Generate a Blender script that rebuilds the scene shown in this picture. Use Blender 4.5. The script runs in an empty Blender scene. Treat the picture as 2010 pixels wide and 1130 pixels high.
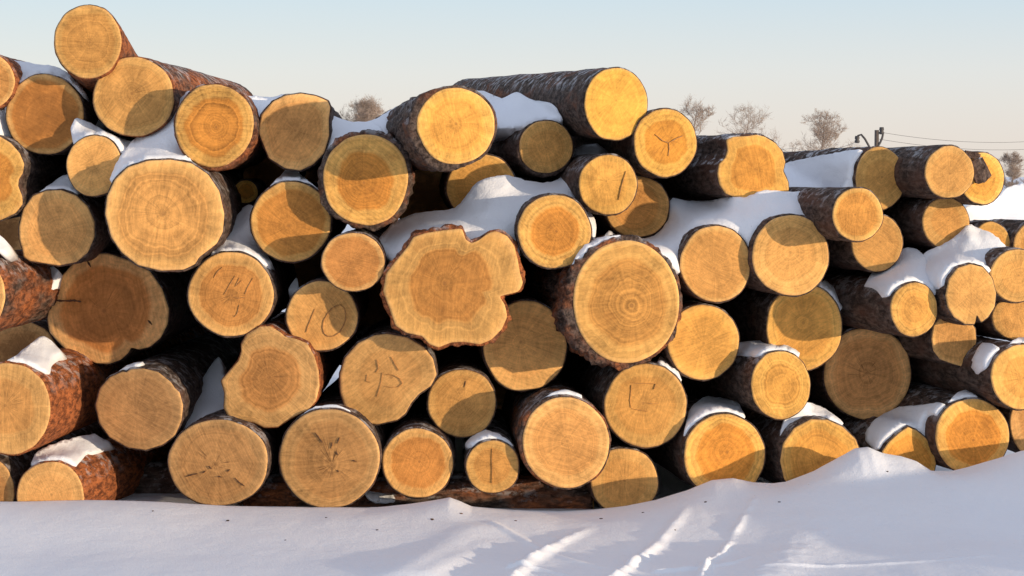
import bpy, bmesh, math, random
import numpy as np
from mathutils import Vector, Matrix, noise
from mathutils.geometry import delaunay_2d_cdt

R = math.radians
S = bpy.context.scene
COL = S.collection

# ------------------------------------------------------------------ camera, sky, sun, exposure
F_PX = 4000.0                       # focal length in pixels of the 2010 px wide photograph
CAM_H = 1.41
PITCH = math.atan((565 - 345) / F_PX)
cam_d = bpy.data.cameras.new('camera')
cam = bpy.data.objects.new('camera', cam_d)
COL.objects.link(cam)
cam.location = (0, 0, CAM_H)
cam.rotation_euler = (math.pi / 2 - PITCH, 0, 0)
cam_d.sensor_width = 36.0
cam_d.lens = 36.0 * F_PX / 2010.0
cam_d.clip_start = 0.05
cam_d.clip_end = 6000
S.camera = cam

SUN_AZ = 55.0                       # degrees right of the direction back over the photographer's head
SUN_EL = 4.2
sun_dir = Vector((math.sin(R(SUN_AZ)) * math.cos(R(SUN_EL)), -math.cos(R(SUN_AZ)) * math.cos(R(SUN_EL)), math.sin(R(SUN_EL))))
sd = bpy.data.lights.new('sun', 'SUN')
sd.energy = 3.75
sd.angle = R(0.7)
sd.color = (1.0, 0.80, 0.56)
sun = bpy.data.objects.new('sun', sd)
COL.objects.link(sun)
sun.location = (6, -6, 8)
sun.rotation_euler = (-sun_dir).to_track_quat('-Z', 'Y').to_euler()

w = bpy.data.worlds.new('World')
S.world = w
w.use_nodes = True
wn = w.node_tree
wn.nodes.clear()
sky = wn.nodes.new('ShaderNodeTexSky')
sky.sky_type = 'NISHITA'
sky.sun_disc = False
sky.sun_elevation = R(SUN_EL)
sky.sun_rotation = R(180 - SUN_AZ)
sky.altitude = 100
sky.air_density = 1.0
sky.dust_density = 1.0
sky.ozone_density = 1.0
bg = wn.nodes.new('ShaderNodeBackground')
bg.inputs['Strength'].default_value = 0.05
wn.links.new(sky.outputs[0], bg.inputs['Color'])
# pale winter sky: warm white at the horizon, light blue above
tc = wn.nodes.new('ShaderNodeTexCoord')
sx = wn.nodes.new('ShaderNodeSeparateXYZ')
wn.links.new(tc.outputs['Generated'], sx.inputs[0])
rp = wn.nodes.new('ShaderNodeValToRGB')
SKY_STOPS = [(0.0, (0.755, 0.70, 0.645)), (0.014, (0.75, 0.715, 0.69)), (0.05, (0.68, 0.715, 0.765)), (0.09, (0.53, 0.66, 0.80)), (0.30, (0.60, 0.66, 0.80)), (1.0, (0.45, 0.50, 0.64))]
el = rp.color_ramp.elements
while len(el) < len(SKY_STOPS):
    el.new(0.5)
for e, (p, c) in zip(el, SKY_STOPS):
    e.position = p
    e.color = (*c, 1)
wn.links.new(sx.outputs[2], rp.inputs[0])
bg2 = wn.nodes.new('ShaderNodeBackground')
bg2.inputs['Strength'].default_value = 0.86
wn.links.new(rp.outputs[0], bg2.inputs['Color'])
ad = wn.nodes.new('ShaderNodeAddShader')
wn.links.new(bg.outputs[0], ad.inputs[0])
wn.links.new(bg2.outputs[0], ad.inputs[1])
wo = wn.nodes.new('ShaderNodeOutputWorld')
wn.links.new(ad.outputs[0], wo.inputs[0])

S.view_settings.view_transform = 'Standard'
S.view_settings.look = 'None'
S.view_settings.gamma = 1.0
S.view_settings.use_curve_mapping = False
S.view_settings.exposure = 0.12
S.render.engine = 'CYCLES'
S.cycles.max_bounces = 6

# ------------------------------------------------------------------ helpers
CAMP = Vector((0, 0, CAM_H))
CF = Vector((0, math.cos(PITCH), -math.sin(PITCH)))
CU = Vector((0, math.sin(PITCH), math.cos(PITCH)))


def ray(px, py):
    return Vector((1, 0, 0)) * ((px - 1005) / F_PX) + CU * ((565 - py) / F_PX) + CF


def at(px, py, Y):
    d = ray(px, py)
    return CAMP + d * (Y / d.y)


def on_plane(px, py, C, n):
    d = ray(px, py)
    return CAMP + d * ((C - CAMP).dot(n) / d.dot(n))


def tag(o, label=None, cat=None, group=None, kind=None):
    if label: o['label'] = label
    if cat: o['category'] = cat
    if group: o['group'] = group
    if kind: o['kind'] = kind
    return o


def mesh_obj(name, verts, faces, mat=None, parent=None, smooth=True):
    me = bpy.data.meshes.new(name)
    me.from_pydata([tuple(v) for v in verts], [], faces)
    me.validate()
    if smooth:
        me.polygons.foreach_set('use_smooth', [True] * len(me.polygons))
    me.update()
    if mat: me.materials.append(mat)
    o = bpy.data.objects.new(name, me)
    COL.objects.link(o)
    if parent: o.parent = parent
    return o


def empty(name, loc=(0, 0, 0)):
    o = bpy.data.objects.new(name, None)
    o.empty_display_size = 0.1
    COL.objects.link(o)
    o.location = loc
    return o


def sm(a, b, x):
    t = min(1.0, max(0.0, (x - a) / (b - a)))
    return t * t * (3 - 2 * t)


# ------------------------------------------------------------------ materials
class NT:
    def __init__(self, name):
        self.m = bpy.data.materials.new(name)
        self.m.use_nodes = True
        self.t = self.m.node_tree
        self.t.nodes.clear()
        self.out = self.t.nodes.new('ShaderNodeOutputMaterial')
        self.b = self.t.nodes.new('ShaderNodeBsdfPrincipled')
        self.t.links.new(self.b.outputs[0], self.out.inputs['Surface'])

    def link(self, a, b):
        self.t.links.new(a, b)

    def put(self, sock, v):
        if hasattr(v, 'is_output'):
            self.link(v, sock)
        elif v is not None:
            sock.default_value = v

    def attr(self, name, typ='GEOMETRY', out='Fac'):
        n = self.t.nodes.new('ShaderNodeAttribute')
        n.attribute_type = typ
        n.attribute_name = name
        return n.outputs[out]

    def math(self, op, a, b=None, c=None, clamp=False):
        n = self.t.nodes.new('ShaderNodeMath')
        n.operation = op
        n.use_clamp = clamp
        for s, v in zip(n.inputs, (a, b, c)):
            self.put(s, v)
        return n.outputs[0]

    def vmath(self, op, a, b=None, scale=None):
        n = self.t.nodes.new('ShaderNodeVectorMath')
        n.operation = op
        self.put(n.inputs[0], a)
        if b is not None: self.put(n.inputs[1], b)
        if scale is not None: self.put(n.inputs['Scale'], scale)
        return n.outputs[0]

    def noise(self, vec, scale=1.0, detail=3.0, rough=0.55, dist=0.0):
        n = self.t.nodes.new('ShaderNodeTexNoise')
        self.put(n.inputs['Vector'], vec)
        n.inputs['Scale'].default_value = scale
        n.inputs['Detail'].default_value = detail
        n.inputs['Roughness'].default_value = rough
        n.inputs['Distortion'].default_value = dist
        return n.outputs['Fac']

    def vor(self, vec, scale=1.0, feature='F1'):
        n = self.t.nodes.new('ShaderNodeTexVoronoi')
        n.feature = feature
        self.put(n.inputs['Vector'], vec)
        n.inputs['Scale'].default_value = scale
        return n.outputs['Distance']

    def mapr(self, v, a, b, c=0.0, d=1.0, smooth=True):
        n = self.t.nodes.new('ShaderNodeMapRange')
        n.interpolation_type = 'SMOOTHSTEP' if smooth else 'LINEAR'
        for s, x in zip(n.inputs[:5], (v, a, b, c, d)):
            self.put(s, x)
        return n.outputs[0]

    def mix(self, f, a, b, mode='MIX'):
        n = self.t.nodes.new('ShaderNodeMix')
        n.data_type = 'RGBA'
        n.blend_type = mode
        self.put(n.inputs[0], f)
        for s, v in ((n.inputs[6], a), (n.inputs[7], b)):
            if isinstance(v, tuple): v = (*v, 1.0)
            self.put(s, v)
        return n.outputs[2]

    def mapping(self, vec, rot=(0, 0, 0), scale=(1, 1, 1), loc=(0, 0, 0)):
        n = self.t.nodes.new('ShaderNodeMapping')
        self.put(n.inputs['Vector'], vec)
        self.put(n.inputs['Rotation'], rot)
        n.inputs['Scale'].default_value = scale
        n.inputs['Location'].default_value = loc
        return n.outputs[0]

    def comb(self, x, y, z):
        n = self.t.nodes.new('ShaderNodeCombineXYZ')
        for s, v in zip(n.inputs, (x, y, z)):
            self.put(s, v)
        return n.outputs[0]

    def bump(self, h, strength, dist):
        n = self.t.nodes.new('ShaderNodeBump')
        n.inputs['Strength'].default_value = strength
        n.inputs['Distance'].default_value = dist
        self.link(h, n.inputs['Height'])
        self.link(n.outputs[0], self.b.inputs['Normal'])

    def coord(self, which='Object'):
        n = self.t.nodes.new('ShaderNodeTexCoord')
        return n.outputs[which]


def make_wood():
    k = NT('cut_pine_wood')
    rho = k.attr('rho')
    lp0 = k.attr('lp', out='Vector')
    dr = k.attr('dir', out='Vector')
    heart = k.attr('heart', 'OBJECT')
    hs = k.attr('heart_strength', 'OBJECT')
    tone = k.attr('tone', 'OBJECT')
    stain = k.attr('stain', 'OBJECT')
    crack = k.attr('crack', 'OBJECT')
    saw = k.attr('saw', 'OBJECT')
    lp = k.mapping(lp0, rot=k.comb(0.7, 0.5, saw))
    n1 = k.noise(lp, 1.7, 3.0)
    rw = k.math('ADD', rho, k.math('MULTIPLY', k.math('SUBTRACT', n1, 0.5), 0.32))
    hm = k.mapr(k.math('SUBTRACT', rw, heart), -0.05, 0.05)
    # growth rings of uneven width
    nr = k.noise(k.comb(k.math('MULTIPLY', rw, 9.0), tone, k.math('MULTIPLY', saw, 3.0)), 1.0, 2.0)
    nr = k.mapr(nr, 0.30, 0.70)
    nf = k.noise(k.comb(k.math('MULTIPLY', rw, 26.0), saw, 4.0), 1.0, 2.0)
    radial = k.noise(k.vmath('ADD', k.vmath('SCALE', k.mapping(dr, rot=(0.6, 0.4, 0.9)), scale=5.0), k.vmath('SCALE', lp, scale=0.8)), 1.6, 4.0, 0.65)
    blotch = k.noise(lp, 1.3, 5.0, 0.6, 0.6)
    fine = k.noise(lp, 15.0, 6.0, 0.8, 0.6)
    sv = k.mapping(k.mapping(lp0, rot=k.comb(0.0, 0.0, saw)), scale=(26.0, 1.4, 1.0))
    sawn = k.noise(sv, 1.0, 3.0, 0.6)
    hcol = k.mix(tone, (0.40, 0.170, 0.058), (0.60, 0.262, 0.036))
    scol = k.mix(tone, (0.53, 0.285, 0.118), (0.71, 0.385, 0.072))
    heartc = k.mix(k.math('MULTIPLY', hs, 1.05), scol, k.mix(1.0, hcol, (0.98, 0.93, 0.88), 'MULTIPLY'))
    col = k.mix(hm, heartc, scol)
    # pale outermost growth ring
    col = k.mix(k.math('MULTIPLY', k.mapr(rho, 0.90, 1.0), 0.35), col, (0.72, 0.44, 0.19))
    ring = k.attr('ring', 'OBJECT')
    v = k.math('ADD', 1.05, k.math('MULTIPLY', k.math('MULTIPLY', k.math('SUBTRACT', nr, 0.5), 0.24), ring))
    v = k.math('ADD', v, k.math('MULTIPLY', k.math('MULTIPLY', k.math('SUBTRACT', nf, 0.5), 0.52), ring))
    v = k.math('ADD', v, k.math('MULTIPLY', k.math('SUBTRACT', radial, 0.5), 0.80))
    v = k.math('ADD', v, k.math('MULTIPLY', k.math('SUBTRACT', k.mapr(blotch, 0.34, 0.66), 0.5), 0.34))
    v = k.math('ADD', v, k.math('MULTIPLY', k.math('SUBTRACT', fine, 0.5), 0.90))
    v = k.math('ADD', v, k.math('MULTIPLY', k.math('SUBTRACT', sawn, 0.5), 0.66))
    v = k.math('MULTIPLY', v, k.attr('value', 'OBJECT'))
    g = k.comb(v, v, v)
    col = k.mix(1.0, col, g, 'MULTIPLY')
    # ochre mottling and dark flecks of the saw cut
    col = k.mix(k.math('MULTIPLY', k.mapr(k.noise(lp, 3.4, 6.0, 0.7, 0.5), 0.50, 0.72), k.math('MULTIPLY', hs, 0.45)), col, (0.36, 0.135, 0.030))
    col = k.mix(k.mapr(k.noise(sv, 2.2, 4.0, 0.7), 0.60, 0.78, 0.0, 0.38), col, (0.22, 0.095, 0.030))
    # resin / weather stain inside the heart; also darkens the filler logs in gaps
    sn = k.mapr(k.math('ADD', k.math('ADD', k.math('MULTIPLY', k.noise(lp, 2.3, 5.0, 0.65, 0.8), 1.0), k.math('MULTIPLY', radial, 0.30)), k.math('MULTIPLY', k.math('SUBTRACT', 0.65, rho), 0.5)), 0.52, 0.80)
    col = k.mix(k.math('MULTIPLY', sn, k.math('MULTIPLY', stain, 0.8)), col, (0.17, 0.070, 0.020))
    # drying cracks: thin dark radial lines and scribbles near the pith
    rn = k.noise(k.vmath('ADD', k.vmath('SCALE', dr, scale=2.6), k.vmath('SCALE', lp, scale=0.35)), 1.5, 2.0)
    line = k.mapr(k.math('ABSOLUTE', k.math('SUBTRACT', rn, 0.5)), 0.0, 0.034, 1.0, 0.0)
    line = k.math('MULTIPLY', line, k.mapr(rho, 0.10, 0.62, 1.0, 0.0))
    line = k.math('MULTIPLY', line, k.mapr(k.noise(lp, 3.0, 2.0), 0.42, 0.58))
    col = k.mix(k.math('MULTIPLY', line, crack), col, (0.10, 0.045, 0.018))
    pith = k.mapr(rho, 0.02, 0.05, 0.35, 0.0)
    col = k.mix(pith, col, (0.16, 0.07, 0.03))
    k.link(col, k.b.inputs['Base Color'])
    k.b.inputs['Roughness'].default_value = 0.78
    k.b.inputs['Specular IOR Level'].default_value = 0.2
    k.bump(k.math('ADD', k.math('ADD', sawn, fine), k.math('MULTIPLY', line, -1.0)), 0.35, 0.004)
    return k.m


def make_bark():
    k = NT('pine_bark')
    oc = k.coord('Object')
    org = k.attr('orange', 'OBJECT')
    dust = k.attr('dust', 'OBJECT')
    seed = k.attr('seed', 'OBJECT')
    p = k.vmath('ADD', oc, k.comb(seed, seed, seed))
    pl = k.mapping(p, scale=(1, 0.38, 1))
    big = k.noise(pl, 9.0, 4.0, 0.6)
    med = k.noise(pl, 52.0, 4.0, 0.65, 0.4)
    cell = k.noise(pl, 95.0, 4.0, 0.7, 0.8)
    fine = k.noise(p, 120.0, 3.0, 0.7)
    dark = k.mix(k.mapr(med, 0.35, 0.7), (0.032, 0.022, 0.018), (0.150, 0.108, 0.088))
    dark = k.mix(k.math('MULTIPLY', k.mapr(big, 0.45, 0.65), 0.55), dark, (0.13, 0.065, 0.045))
    oran = k.mix(k.mapr(med, 0.34, 0.66), (0.10, 0.032, 0.014), (0.43, 0.142, 0.050))
    oran = k.mix(k.mapr(cell, 0.50, 0.68), oran, (0.13, 0.050, 0.026))
    f = k.mapr(k.math('ADD', org, k.math('MULTIPLY', k.math('SUBTRACT', big, 0.5), 0.9)), 0.35, 0.65)
    col = k.mix(f, dark, oran)
    col = k.mix(k.mapr(fine, 0.58, 0.78, 0.0, 0.5), col, (0.02, 0.013, 0.010))
    geo = k.t.nodes.new('ShaderNodeNewGeometry')
    sep = k.t.nodes.new('ShaderNodeSeparateXYZ')
    k.link(geo.outputs['Normal'], sep.inputs[0])
    dm = k.math('MULTIPLY', k.mapr(sep.outputs[2], 0.15, 0.8), k.mapr(k.noise(p, 16.0, 5.0, 0.7), 0.50, 0.60))
    col = k.mix(k.math('MULTIPLY', dm, dust), col, (0.80, 0.82, 0.86))
    k.link(col, k.b.inputs['Base Color'])
    k.b.inputs['Roughness'].default_value = 0.9
    k.b.inputs['Specular IOR Level'].default_value = 0.15
    k.bump(k.math('ADD', med, k.math('MULTIPLY', fine, 0.3)), 0.8, 0.012)
    return k.m


def make_snow():
    k = NT('snow')
    p = k.coord('Object')
    a = k.noise(p, 14.0, 5.0, 0.6)
    b = k.noise(p, 110.0, 3.0, 0.7)
    c = k.noise(p, 2.2, 3.0)
    col = k.mix(c, (0.80, 0.82, 0.87), (0.88, 0.885, 0.91))
    spec = k.mapr(k.noise(p, 45.0, 2.0), 0.74, 0.80, 0.0, 0.5)
    col = k.mix(spec, col, (0.45, 0.36, 0.28))
    k.link(col, k.b.inputs['Base Color'])
    k.b.inputs['Roughness'].default_value = 0.7
    k.b.inputs['Specular IOR Level'].default_value = 0.25
    k.bump(k.math('ADD', a, k.math('MULTIPLY', b, 0.6)), 0.42, 0.010)
    return k.m


def flat(name, col, rough=0.8):
    k = NT(name)
    n = k.noise(k.coord('Object'), 30.0, 4.0)
    k.link(k.mix(n, tuple(c * 0.7 for c in col), tuple(min(1, c * 1.3) for c in col)), k.b.inputs['Base Color'])
    k.b.inputs['Roughness'].default_value = rough
    return k.m


WOOD, BARK, SNOW = make_wood(), make_bark(), make_snow()
TWIG = flat('winter_twigs', (0.42, 0.32, 0.25))
TRUNK = flat('tree_trunk_bark', (0.24, 0.18, 0.14))
STEEL = flat('weathered_steel', (0.05, 0.045, 0.045), 0.6)
TIMBER = flat('weathered_timber', (0.11, 0.085, 0.07))
PENCIL = flat('pencil_line', (0.30, 0.145, 0.050))
FAINT = flat('faint_pencil_line', (0.39, 0.20, 0.075))
DARKLINE = flat('dark_crack', (0.10, 0.045, 0.02))

# ------------------------------------------------------------------ ground
XS_PROFILE = [(-400, 985), (0, 985), (165, 984), (330, 989), (430, 995), (520, 998), (600, 1001), (720, 1000), (800, 991), (862, 981), (882, 977), (900, 984),
              (925, 996), (1000, 1003), (1100, 1006), (1170, 1003), (1230, 996), (1290, 985), (1350, 968), (1400, 946), (1440, 942), (1480, 950),
              (1520, 952), (1545, 949), (1600, 927), (1650, 898), (1680, 880), (1705, 877), (1732, 888), (1770, 895), (1800, 905), (1830, 925),
              (1870, 927), (1900, 920), (1950, 905), (2010, 885), (2300, 862), (2700, 850)]
YC = 8.27
_cx = np.array([at(a, b, YC).x for a, b in XS_PROFILE])
_cz = np.array([at(a, b, YC).z for a, b in XS_PROFILE])


def ground_axis(lo, hi, step, far):
    xs = list(np.arange(lo, hi + 1e-6, step))
    s = step
    while xs[-1] < far:
        s *= 1.35
        xs.append(xs[-1] + s)
    s = step
    left = [lo]
    while left[-1] > -far:
        s *= 1.35
        left.append(left[-1] - s)
    return np.array(left[:0:-1] + xs)


def px_ground(px, py, z=0.0):
    d = ray(px, py)
    t = (z - CAM_H) / d.z
    return CAMP + d * t


RIDGES = [  # pixel polyline, half width, height, raggedness
    ([(795, 1125), (850, 1085), (905, 1056), (965, 1039)], 0.10, 0.022, 0.0),
    ([(845, 1126), (905, 1090), (965, 1060)], 0.045, 0.010, 0.0),
    ([(1000, 1140), (1038, 1098), (1075, 1078), (1110, 1062), (1160, 1041)], 0.028, 0.027, 0.35),
    ([(1195, 1140), (1245, 1100), (1290, 1070), (1350, 1030)], 0.024, 0.027, 0.35),
    ([(1370, 1140), (1392, 1100), (1420, 1085), (1440, 1062), (1490, 1026)], 0.016, 0.022, 0.6),
    ([(965, 1038), (1020, 1058), (1075, 1080), (1130, 1097), (1200, 1112)], 0.018, 0.008, 0.0),
    ([(1290, 1116), (1350, 1112), (1440, 1104), (1480, 1092)], 0.016, 0.010, 0.5),
    ([(1500, 1140), (1535, 1110), (1590, 1068), (1620, 1050)], 0.10, 0.018, 0.2),
    ([(1500, 1122), (1700, 1118), (2010, 1112)], 0.014, 0.008, 0.4),
    ([(1000, 1108), (1060, 1112), (1120, 1125)], 0.012, 0.010, 0.6),
]


def build_ground():
    xs = ground_axis(-0.75, 1.75, 0.0075, 2600)
    mid = np.concatenate([np.arange(-2.4, -0.75, 0.02), xs[(xs >= -0.75) & (xs <= 1.75)], np.arange(1.765, 2.5, 0.02)])
    xs = np.concatenate([xs[xs < -2.45], mid, xs[xs > 2.55]])
    ys = ground_axis(6.95, 8.6, 0.008, 2600)
    X, Y = np.meshgrid(xs, ys)
    zc = np.interp(X, _cx, _cz)
    # soften the crest sideways away from the crest line
    zs = np.zeros_like(X)
    offs = np.linspace(-0.35, 0.35, 9)
    for o in offs:
        zs += np.interp(X + o, _cx, _cz) / len(offs)
    d = np.clip((YC - Y), -5, 50)
    near = np.clip(1 - d / 0.30, 0, 1)
    near = near * near * (3 - 2 * near)
    prof = zs + (zc - zs) * near
    fall = np.clip(1 - d / 0.85, 0, 1)
    fall = fall * fall * (3 - 2 * fall)
    zf = 0.01 + 0.05 * np.clip((X - 0.5) / 1.2, 0, 1)
    Z = zf + (prof - zf) * fall
    back = np.clip((Y - YC) / 0.5, 0, 1)
    back = back * back * (3 - 2 * back)
    Z = np.where(Y > YC, prof * (1 - back) - 0.02 * back, Z)
    far = np.clip((np.abs(X) - 3) / 6, 0, 1)
    Z = Z * (1 - far)
    # unseen snow bank added right of frame, shades the right-hand ground from low sun
    bank = np.clip((Y - 5.35) / 1.3, 0, 1)
    bank = bank * bank * (3 - 2 * bank) * np.clip((8.9 - Y) / 0.5, 0, 1)
    Z = np.maximum(Z, 0.37 * np.exp(-((X - 3.2) / 0.42) ** 2) * bank)
    for pts, wd, h, rg in RIDGES:
        P = [px_ground(a, b, 0.02) for a, b in pts]
        best = np.full(X.shape, 1e9)
        tt = np.zeros_like(X)
        for i, (a, b) in enumerate(zip(P[:-1], P[1:])):
            ax, ay, bx, by = a.x, a.y, b.x, b.y
            L2 = (bx - ax) ** 2 + (by - ay) ** 2
            t = np.clip(((X - ax) * (bx - ax) + (Y - ay) * (by - ay)) / L2, 0, 1)
            dd = np.hypot(X - ax - t * (bx - ax), Y - ay - t * (by - ay))
            m = dd < best
            tt = np.where(m, (i + t) / (len(P) - 1), tt)
            best = np.where(m, dd, best)
        amp = np.exp(-(best / wd) ** 2)
        near = best < wd * 3
        mod = np.ones_like(X)
        for j, i in zip(*np.nonzero(near)):
            q = Vector((X[j, i], Y[j, i], wd * 50))
            mod[j, i] = 1 + rg * (1.3 * noise.noise(q * 9) + 1.0 * noise.noise(q * 23))
        taper = np.clip(1.15 - 0.85 * tt, 0, 1) * np.clip((1 - tt) / 0.12, 0, 1)
        Z += h * amp * np.clip(mod, 0.0, 2.2) * taper
    V = []
    for x, y, z in zip(X.ravel(), Y.ravel(), Z.ravel()):
        if abs(x) < 3 and 6.5 < y < 9.2:
            z += 0.010 * noise.noise(Vector((x * 2.2, y * 1.6, 3))) + 0.0018 * noise.noise(Vector((x * 9, y * 7, 1))) + 0.0006 * noise.noise(Vector((x * 40, y * 40, 5)))
        elif y > 12:
            z += 0.4 * noise.noise(Vector((x * 0.03, y * 0.03, 7))) * sm(12, 60, y) - 0.25 * sm(12, 60, y)
        V.append((x, y, z))
    nx, ny = len(xs), len(ys)
    Fc = [(j * nx + i, j * nx + i + 1, (j + 1) * nx + i + 1, (j + 1) * nx + i) for j in range(ny - 1) for i in range(nx - 1)]
    g = mesh_obj('snowy_ground', V, Fc, SNOW)
    tag(g, kind='structure')


build_ground()

# ------------------------------------------------------------------ logs
NA = 112
TL = [0, 0.006, 0.02, 0.045, 0.08, 0.12, 0.17, 0.23, 0.30, 0.38, 0.47, 0.57, 0.68, 0.80, 0.95, 1.12, 1.32, 1.56, 1.85, 2.2, 2.6, 3.0, 3.5, 4.0]
LOGS = {}


def polar(poly, c, n):
    """distance from c to a closed pixel polygon in n directions (angle 0 = right, growing upwards on the page)"""
    out = []
    for i in range(n):
        a = 2 * math.pi * i / n
        dx, dy = math.cos(a), -math.sin(a)
        best = None
        for (x1, y1), (x2, y2) in zip(poly, poly[1:] + poly[:1]):
            ex, ey = x2 - x1, y2 - y1
            den = dx * ey - dy * ex
            if abs(den) < 1e-9: continue
            t = ((x1 - c[0]) * ey - (y1 - c[1]) * ex) / den
            s = ((x1 - c[0]) * dy - (y1 - c[1]) * dx) / den
            if t > 0 and -1e-6 <= s <= 1 + 1e-6:
                best = t if best is None else max(best, t)
        out.append(best or 10.0)
    # light smoothing rounds the traced corners
    out = [(out[i - 1] + 5 * out[i] + out[(i + 1) % n]) / 7 for i in range(n)]
    return out


def log(key, cx, cy, rx, ry, Y, yaw, label, pitch=0.0, poly=None, th=6, rag=0.5, orange=0.15, dust=0.32, heart=None, hs=None, tone=None,
        stain=0.0, crack=None, fyaw=0.0, wob=0.022, length=4.0, taper=0.05, bias=None, group='logs stacked in the pile', C=None, radius=None, value=None, ring=None):
    NA = 192 if poly else 112
    rnd = random.Random(hash(key) if not isinstance(key, str) else sum(ord(ch) * (i + 7) for i, ch in enumerate(key)) * 13)
    so = rnd.uniform(0, 90)
    axis = Vector((-math.sin(R(yaw)) * math.cos(R(pitch)), math.cos(R(yaw)) * math.cos(R(pitch)), math.sin(R(pitch))))
    nrm = Vector((math.sin(R(fyaw + yaw * 0.5)), -math.cos(R(fyaw + yaw * 0.5)), 0.0)).normalized()
    Y = 8.5 + (Y - 8.5) * 0.85
    if C is None:
        C = at(cx, cy, Y)
        W = []
        if poly:
            pr = polar(poly, (cx, cy), NA)
        for i in range(NA):
            a = 2 * math.pi * i / NA
            if poly:
                r = pr[i]
                px, py = cx + math.cos(a) * r, cy - math.sin(a) * r
            else:
                q = 1 + wob * (1.6 * noise.noise(Vector((math.cos(a) * 1.2 + so, math.sin(a) * 1.2, so))) + 0.8 * noise.noise(Vector((math.cos(a) * 3.2 + so, math.sin(a) * 3.2, so + 9))))
                px, py = cx + rx * q * math.cos(a), cy - ry * q * math.sin(a)
            W.append(on_plane(px, py, C, nrm))
    else:
        nrm = -axis
        u = Vector((0, 0, 1)).cross(nrm).normalized()
        W = [C + u * (radius * math.cos(2 * math.pi * i / NA)) + Vector((0, 0, 1)) * (radius * math.sin(2 * math.pi * i / NA)) for i in range(NA)]
    zax = (Vector((0, 0, 1)) - axis * axis.z).normalized()
    xax = axis.cross(zax).normalized()
    M = Matrix((xax, axis, zax)).transposed().to_4x4()
    M.translation = C
    Mi = M.inverted()
    root = empty('log')
    root.matrix_world = M
    tag(root, label, 'log', group)
    P = [Mi @ p for p in W]
    rm = sum(math.hypot(p.x, p.z) for p in P) / NA
    # ---- cut face
    rings = [0.06, 0.13, 0.2, 0.28, 0.36, 0.44, 0.52, 0.6, 0.68, 0.76, 0.83, 0.89, 0.94, 0.975, 1.0]
    off = (rnd.uniform(-0.12, 0.12) * rm, rnd.uniform(-0.12, 0.12) * rm)
    ca = [(math.cos(math.atan2(p.z, p.x)), math.sin(math.atan2(p.z, p.x)), math.hypot(p.x, p.z)) for p in P]

    def plane_y(x, z):
        # the face plane in local coordinates: nrm . (M3 (x, y, z)) = 0
        m3 = M.to_3x3()
        d = nrm.dot(m3 @ Vector((x, 0, z)))
        return -d / nrm.dot(m3 @ Vector((0, 1, 0)))
    V = [(off[0], plane_y(*off), off[1])]
    rho_a, lp_a, dir_a = [0.0], [(so, 0, so)], [(0, 0, so)]
    for q in rings:
        for c_, s_, r in ca:
            e = q * q
            rr = min(q * (e * r + (1 - e) * rm), r * min(1.0, q * 1.03 + 0.0)) if q < 1 else r
            x = c_ * rr + off[0] * (1 - q)
            z = s_ * rr + off[1] * (1 - q)
            y = plane_y(x, z)
            y += 0.0035 * noise.noise(Vector((x * 9 + so, z * 9, so))) * (1 - 0.5 * q)
            if q == 1.0: y += 0.004
            V.append((x, y, z))
            rho_a.append(q)
            lp_a.append((c_ * q * rr / max(q * rm, 1e-4) + so, s_ * q * rr / max(q * rm, 1e-4), so))
            dir_a.append((c_, s_, so))
    Fc = [(0, 1 + (i + 1) % NA, 1 + i) for i in range(NA)]
    for k in range(len(rings) - 1):
        b0, b1 = 1 + k * NA, 1 + (k + 1) * NA
        for i in range(NA):
            j = (i + 1) % NA
            Fc.append((b0 + i, b0 + j, b1 + j, b1 + i))
    # the rim runs back under the bark
    b0 = 1 + (len(rings) - 1) * NA
    b1 = len(V)
    for c_, s_, r in ca:
        x, z = c_ * r * 0.997, s_ * r * 0.997
        V.append((x, plane_y(x, z) + 0.05, z))
        rho_a.append(1.0); lp_a.append((c_ + so, s_, so)); dir_a.append((c_, s_, so))
    for i in range(NA):
        j = (i + 1) % NA
        Fc.append((b0 + i, b0 + j, b1 + j, b1 + i))
    face = mesh_obj('cut_face', V, Fc, WOOD, root)
    me = face.data
    a = me.attributes.new('rho', 'FLOAT', 'POINT'); a.data.foreach_set('value', rho_a)
    a = me.attributes.new('lp', 'FLOAT_VECTOR', 'POINT'); a.data.foreach_set('vector', [c for v in lp_a for c in v])
    a = me.attributes.new('dir', 'FLOAT_VECTOR', 'POINT'); a.data.foreach_set('vector', [c for v in dir_a for c in v])
    face['heart'] = heart if heart is not None else rnd.uniform(0.62, 0.84)
    face['heart_strength'] = hs if hs is not None else rnd.uniform(0.35, 0.85)
    face['tone'] = tone if tone is not None else rnd.uniform(0.2, 0.6)
    face['stain'] = float(stain)
    face['crack'] = float(crack if crack is not None else rnd.choice((0.0, 0.3, 0.6)))
    face['ring'] = ring if ring is not None else rnd.uniform(0.5, 1.15)
    face['value'] = value if value is not None else rnd.uniform(0.90, 1.12)
    face['saw'] = rnd.uniform(0, 3.1)
    # ---- bark
    tw = th * 0.5 / 465.0
    V, Fc = [], []
    TT = [t * length / 4.0 for t in TL]
    r_in = []
    for i, (c_, s_, r) in enumerate(ca):
        V.append((c_ * r * 0.992, plane_y(c_ * r, s_ * r) + 0.006, s_ * r * 0.992))
    bend = rnd.uniform(-0.01, 0.01)
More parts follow.
